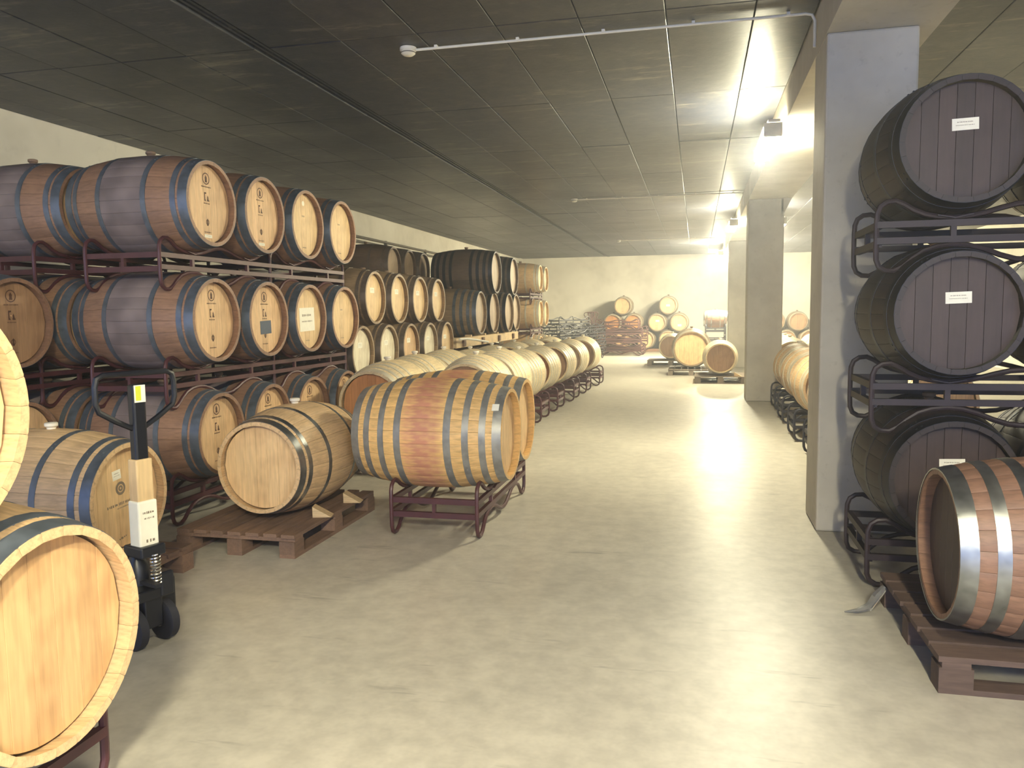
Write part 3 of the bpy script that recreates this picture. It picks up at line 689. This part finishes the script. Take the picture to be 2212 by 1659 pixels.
# ------------------------------------------------------------------ centre row
def centre_row():
    g = 'barrels of the row beside the aisle'
    near = 'golden barrels on the near rack'
    gb = [barrel('gold', 'wine-stained golden barrel nearest the aisle, lying sideways on a red rack', (-1.20, 5.08, 0.64), 0, near, near=True, roll=0.4, bung=None),
          barrel('gold', 'wine-stained golden barrel right behind the nearest sideways one', (-1.25, 5.80, 0.64), 0, near, near=True, roll=1.1, bung=None)]
    for k, b in enumerate(gb):
        p = link('paper_tag', cached('ptag', lambda: MB().box((0, 0, 0), (0.045, 0.002, 0.05)).mesh('tag')), 'paper', b, (0.51 - 0.045, -0.2465, 0.374 + 0.2068), (math.radians(-40), 0, 0.03))
        p['label'] = 'small white paper tag stuck on the rim hoop'
    rack('dark red rack under the two golden sideways barrels', -1.64, 5.43, 0.0, 90, group='racks of the row beside the aisle')
    barrel('creamL', 'barrel with shaded orange head facing the camera behind the golden barrels', (-2.83, 6.50, 0.64), -92, g, headmat='head_orange', bung='silicone', roll=0.1)
    rack('red rack under the barrel with the shaded orange head', -2.50, 6.97, 0, 0, group='racks of the row beside the aisle')
    rows = [(-2.60, 8.00, 'creamL', 'first'), (-2.63, 9.10, 'creamL', 'second'), (-2.67, 10.32, 'cream', 'third'), (-2.66, 11.53, 'cream', 'fourth'), (-2.62, 12.84, 'cream', 'fifth'), (-2.59, 14.10, 'cream', 'sixth'), (-2.53, 15.55, 'cream', 'seventh and last')]
    for i, (x, y, k, o) in enumerate(rows):
        z = 0.64 if k == 'creamL' else 0.61; L = KINDS[k][0]
        hm = ('head_brown', 'head_grey', 'head_brown', 'head_orange', 'head_brown', 'head_grey', 'head_brown')[i]
        barrel(k, 'cream barrel on the aisle side of the %s rack of the centre row' % o, (x + 0.35, y - L / 2, z), -90 + random.uniform(-2, 2), g, headmat=hm, bung='silicone')
        barrel(k, 'cream barrel on the wall side of the %s rack of the centre row' % o, (x - 0.35, y - L / 2, z), -90 + random.uniform(-2, 2), g, headmat=hm, bung='silicone')
        rack('red steel rack, %s of the cream barrel row beside the aisle' % o, x, y, 0, 0, group='racks of the row beside the aisle')
centre_row()

# ------------------------------------------------------------------ further stacks along the left wall
def mid_stacks():
    g = 'barrels of the pyramid stack behind the near left stack'
    o4 = ('first', 'second', 'third', 'fourth', 'fifth')
    for i in range(4):
        barrel('mid', 'cream-headed barrel with white slip, %s from the left in the upper pyramid row' % o4[i], (-3.5, 8.29 + 0.74 * i, 1.63), 0, g, slips=[(0.0, 0.085, 0.115, 0.058, 'paper', 0)], headmat='head_cream')
    for i in range(5):
        barrel('mid', '%s-headed barrel with white slip, %s from the left in the lower pyramid row' % (('white', 'white', 'tan', 'white', 'cream')[i], o4[i]), (-3.5, 7.92 + 0.74 * i, 1.03), 0, g,
               slips=[(0.0, 0.085, 0.115, 0.058, 'paper', 0)], headmat=('head_white', 'head_white', 'head_tan', 'head_white', 'head_cream')[i])
    for i in range(4):
        barrel('mid', 'floor-level pyramid barrel, %s from the left, behind the cream row' % o4[i], (-3.5, 8.29 + 0.74 * i, 0.43), 0, g)
    for x, nm in ((-3.72, 'front'), (-4.22, 'rear')):
        o = link('timber_beam', bevel(MB().box((0, 0, 0.05), (0.12, 3.4, 0.10)).mesh('beam'), 0.005), 'pallet_wood', None, (x, 9.45, 0)); tag(o, 'wooden bearer on the floor under the pyramid stack, %s one' % nm, 'beam', 'floor bearers')
    for i in range(3):
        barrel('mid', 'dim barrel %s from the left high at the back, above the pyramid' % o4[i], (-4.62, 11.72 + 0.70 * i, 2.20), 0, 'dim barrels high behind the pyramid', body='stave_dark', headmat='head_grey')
    for i in range(3):
        for z, nm in ((1.39, 'middle'), (0.58, 'bottom')):
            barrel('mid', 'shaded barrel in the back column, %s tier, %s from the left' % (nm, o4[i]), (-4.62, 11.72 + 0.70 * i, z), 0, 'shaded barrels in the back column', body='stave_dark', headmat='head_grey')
    for y, n2 in ((12.07, 'near'), (13.47, 'far')):
        for k, nm in enumerate(('floor', 'middle', 'top')):
            rack('dark rack in the back column behind the pyramid, %s one, %s level' % (n2, nm), -5.09, y, (0, 0.78, 1.59)[k], 90, group='racks in the back column', mat='rack_dark')
    # dark hogsheads on pale timbers
    g = 'dark hogsheads on pale timbers'
    for i, y in enumerate((12.55, 13.43, 14.30, 15.16)):
        barrel('dark', 'dark many-hooped hogshead, %s from the left in the lower row on timbers' % o4[i], (-3.45 + (0, 0, 0.06, 0)[i], y, 1.45), 0, g, body='stave_mid', hoopmat='hoop_steel' if i == 0 else 'hoop_dark')
    barrel('dark', 'large nearly black hogshead on top, nearer of the two', (-3.32, 13.10, 2.13), 0, g)
    barrel('dark', 'large nearly black hogshead on top, farther of the two', (-3.40, 14.78, 2.13), 0, g)
    for x, nm in ((-3.56, 'front'), (-4.30, 'rear')):
        t = thing('timber_beam', 'long pale timber carrying the dark hogsheads, %s one' % nm, 'beam', (x, 13.4, 0.92), group='pale timbers under the hogsheads')
        link('beam', bevel(MB().box((0, 0, 0.075), (0.12, 4.2, 0.15)).mesh('beam'), 0.005), 'timber_pale', t)
        for k in range(4): link('block', MB().box((0.075, -1.75 + k * 1.12, 0.07), (0.035, 0.10, 0.10)).mesh('block'), 'pallet_wood', t)
        for k in range(4): link('chock', MB().box((0.0, -1.25 + k * 0.87, 0.165), (0.10, 0.07, 0.03)).mesh('chock'), 'timber_pale', t)
    s = link('strap', MB().tube([(-3.42, 11.2, 1.06), (-3.40, 11.45, 1.06), (-3.33, 11.8, 1.03), (-3.22, 12.1, 0.985)], 0.018, 6).mesh('strap', True), 'plastic_white', None)
    tag(s, 'white plastic strap dangling from the end of the pale timber', 'strap')
    for i, y in enumerate((11.95, 12.65, 13.55, 14.25)):
        barrel('mid', 'bottom barrel under the pale timbers, %s from the left' % o4[i], (-3.47, y, 0.565), 0, 'barrels under the pale timbers')
    for y, nm in ((12.30, 'near'), (13.90, 'far')):
        rack('dark rack on the floor under the hogshead timbers, %s one' % nm, -3.945, y, -0.045 + 0.045, 90, group='racks under the hogsheads', pads=False)
    g = 'yellow barrels of the farthest left stack'
    for k, (z, nm) in enumerate(((T1, 'bottom'), (T2, 'middle'), (T3, 'top'))):
        for j, (y, n2) in enumerate(((17.92, 'nearer'), (18.62, 'farther'))):
            barrel('yard', 'yellowish barrel in the farthest left stack, %s tier, %s one' % (nm, n2), (-3.5, y, z), 0, g, headmat='head_cream')
        rack('red rack of the farthest left stack, %s tier' % nm, -3.975, 18.27, RZ[k], 90, group='racks of the farthest left stack')
mid_stacks()

# ------------------------------------------------------------------ right side
def right_side():
    g = 'dark barrels of the stack behind the near pillar side'
    for z, nm in ((T3, 'top'), (T2, 'middle'), (T1, 'bottom')):
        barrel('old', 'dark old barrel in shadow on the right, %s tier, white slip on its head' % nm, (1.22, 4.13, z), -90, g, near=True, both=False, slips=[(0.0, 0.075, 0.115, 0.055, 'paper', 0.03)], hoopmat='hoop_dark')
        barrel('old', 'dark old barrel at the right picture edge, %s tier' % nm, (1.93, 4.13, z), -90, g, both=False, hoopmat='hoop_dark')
    for k, nm in enumerate(('floor', 'middle', 'top')):
        rack('dark rack with loop ends in the shadowed right stack, %s level' % nm, 1.575, 4.605, RZ[k], 0, mat='rack_dark', group='racks of the shadowed right stack')
    barrel('red', 'reddish barrel with wide shiny hoops lying on the right foreground pallet', (0.95, 3.40, 0.506), 180, near=True, both=False, bung='silicone', roll=0.2)
    pallet('worn wooden pallet in the right foreground', 1.50, 3.63, 0, L=1.2, W=0.98, boards=7, mat='pallet_shaded', group='wooden pallets')
    m = MB()
    pts = [(0.90, 4.02, 0.10), (0.86, 4.0, 0.06), (0.82, 3.96, 0.02), (0.76, 3.92, 0.012), (0.70, 3.90, 0.01)]
    m.tube(pts, [0.016, 0.022, 0.02, 0.012, 0.003], 6)
    tag(link('plastic_wrap', m.mesh('wrap', True), 'clear_film', None), 'scrap of clear plastic film hanging off the right foreground pallet', 'plastic film')
    g = 'barrels on the rack row behind the pillars'
    o7 = ('nearest', 'second', 'third', 'fourth', 'fifth', 'sixth', 'seventh')
    for i, (x, y) in enumerate(((1.76, 8.0), (1.75, 9.3), (1.77, 10.7), (1.80, 12.02), (1.95, 14.6), (2.0, 15.9), (2.05, 17.2))):
        k = 'yard' if i < 4 else 'cream'
        barrel(k, 'barrel on the left of the %s rack behind the pillars' % o7[i], (x - 0.35, y - 0.475, T1), -90, g, headmat='head_tan', bung='silicone')
        barrel(k, 'barrel on the right of the %s rack behind the pillars' % o7[i], (x + 0.35, y - 0.475, T1), -90, g, headmat='head_tan', bung='silicone')
        rack('dark rack with loop ends behind the pillars, %s one' % o7[i], x, y, 0, 0, group='racks behind the pillars', mat='rack_black')
right_side()

# ------------------------------------------------------------------ far end
def far_end():
    g = 'barrels piled against the end wall'
    for x, nm in ((-2.56, 'left'), (-0.98, 'right')):
        barrel('rear', 'top barrel of the %s pile against the end wall' % nm, (x, 28.2, 1.63), -90, g, headmat='head_tan', slips=[(0.0, 0.0, 0.13, 0.07, 'paper', 0)] if nm == 'right' else [], stamp=2)
    for i, x in enumerate((-2.92, -2.19, -1.36, -0.60)):
        barrel('rear', 'middle-row barrel against the end wall, %s from the left' % ('first', 'second', 'third', 'fourth')[i], (x, 28.2, 1.03), -90, g, slips=[] if i < 2 else [(0.02, (0.06, 0, 0.06, -0.1)[i], 0.13, 0.07, 'paper', 0)], headmat='head_orange' if i < 2 else 'head_tan')
    for i, x in enumerate((-3.28, -2.54, -1.76, -0.98, -0.22)):
        barrel('rear', 'bottom-row barrel against the end wall, %s from the left' % ('first', 'second', 'third', 'fourth', 'fifth')[i], (x, 28.2, 0.43), -90, g, headmat='head_tan')
    for y, nm in ((28.45, 'front'), (28.95, 'rear')):
        o = link('timber_beam', bevel(MB().box((0, 0, 0.05), (4.6, 0.12, 0.10)).mesh('beam'), 0.005), 'stave_red', None, (-1.75, y, 0)); tag(o, 'reddish plank on the floor under the end wall pile, %s one' % nm, 'beam', 'planks under the end wall pile')
    for i, (x, z) in enumerate(((2.62, 1.03), (3.36, 1.03), (2.25, 0.43), (2.99, 0.43), (3.73, 0.43))):
        barrel('rear', 'dim barrel at the end wall seen between the pillars, %s' % ('upper left', 'upper right', 'lower left', 'lower middle', 'lower right')[i], (x, 28.2, z), -90, 'dim barrels at the end wall between the pillars', headmat='head_brown')
    o = link('timber_beam', bevel(MB().box((0, 0, 0.04), (2.4, 0.5, 0.08)).mesh('beam'), 0.005), 'pallet_grey', None, (3.0, 28.7, 0)); tag(o, 'plank under the dim barrels between the pillars', 'beam')
    barrel('big', 'big barrel with yellow head on a low pallet near the middle pillars', (-0.11, 17.9, 0.596), -90, headmat='head_pale', bung='bung_brown')
    pallet('low pallet under the big yellow-headed barrel', -0.11, 18.5, 90, L=1.2, W=1.0, mat='pallet_grey', group='wooden pallets')
    barrel('cream', 'barrel with white top and dark head on a pallet beside the second pillar', (0.47, 16.02, 0.50), -90, headmat='head_brown', bung='silicone', hoopmat='hoop_pale')
    pallet('dark worn pallet beside the second pillar under the white-topped barrel', 0.47, 16.5, 0, L=1.0, W=1.1, mat='pallet_grey', group='wooden pallets')
    wedge('wooden wedge on the pallet beside the white-topped barrel', 0.80, 16.05, 0.144, 180, 'wooden wedges', s=1.2)
    barrel('cream', 'dark-headed barrel with white band behind the big yellow-headed one', (-0.66, 21.0, 0.50), -95, headmat='head_brown', bung='silicone', hoopmat='hoop_pale')
    pallet('dark pallet under the barrel behind the big yellow-headed one', -0.66, 21.5, 0, L=1.2, W=1.0, mat='pallet_grey', group='wooden pallets')
    g = 'rack pile under the small barrel'
    for k, nm in enumerate(('lowest', 'middle', 'uppermost')):
        rack('black rack in the pile under the small shiny-hooped barrel, %s' % nm, 0.56, 25.05, 0.33 * k, 90, mat='rack_black', group=g)
    barrel('small', 'small barrel with shiny hoops on a pile of racks near the end wall', (0.20, 24.70, 0.66 + 0.285 + 0.243), 180)
    g = 'black racks piled at the end of the cream row'
    for k in range(6):
        rack('black rack in the larger black pile, %s from the floor' % ('first', 'second', 'third', 'fourth', 'fifth', 'sixth')[k], -3.72 + 0.05 * (k % 2), 22.6, 0.19 * k, 62 + random.uniform(-5, 5), mat='rack_black', group=g, pads=False)
    for k in range(5):
        rack('black rack in the smaller black pile, %s from the floor' % ('first', 'second', 'third', 'fourth', 'fifth')[k], -3.25 + 0.05 * (k % 2), 23.9, 0.19 * k, 75 + random.uniform(-4, 4), mat='rack_black', group=g, pads=False)
    g = 'red racks piled before the end wall'
    for k in range(4):
        rack('rusty red rack in the pile before the end wall, %s from the floor' % ('first', 'second', 'third', 'fourth')[k], -2.46 + random.uniform(-.06, .06), 26.0, 0.275 * k, random.uniform(-7, 9), mat='rack_rust', group=g, pads=False)
    for k in range(3):
        rack('rusty red rack at the rear of the end wall pile, %s from the floor' % ('first', 'second', 'third')[k], -2.35 + random.uniform(-.06, .06), 26.75, 0.29 * k, random.uniform(-7, 9), mat='rack_rust', group=g, pads=False)
    rack('rusty red rack standing upright on end beside the rack pile', -3.55, 26.1, 0.71, 0, mat='rack_rust', group=g, pads=False, tilt=(0, math.radians(86), math.radians(20)))
far_end()

# ------------------------------------------------------------------ thin haze added for the lens glow around the lamps; its faces lie behind floor, walls and ceiling
def build_haze():
    m = bpy.data.materials.new('glow_haze'); m.use_nodes = True; nt = m.node_tree
    nt.nodes.remove(nt.nodes['Principled BSDF'])
    v = nt.nodes.new('ShaderNodeVolumeScatter'); v.inputs['Color'].default_value = (0.88, 0.92, 1.0, 1); v.inputs['Density'].default_value = 0.0135; v.inputs['Anisotropy'].default_value = 0.68
    nt.links.new(v.outputs[0], nt.nodes['Material Output'].inputs['Volume']); M['glow_haze'] = m
    o = link('haze', MB().box((0.275, (YB + YF) / 2 + 0.05, 1.72), (13.6, YB - YF + 0.12, 3.56)).mesh('haze'), 'glow_haze', None)
    o['kind'] = 'stuff'; o['label'] = 'thin added haze standing in for lens glow around the lamps'; o['category'] = 'haze'
build_haze()
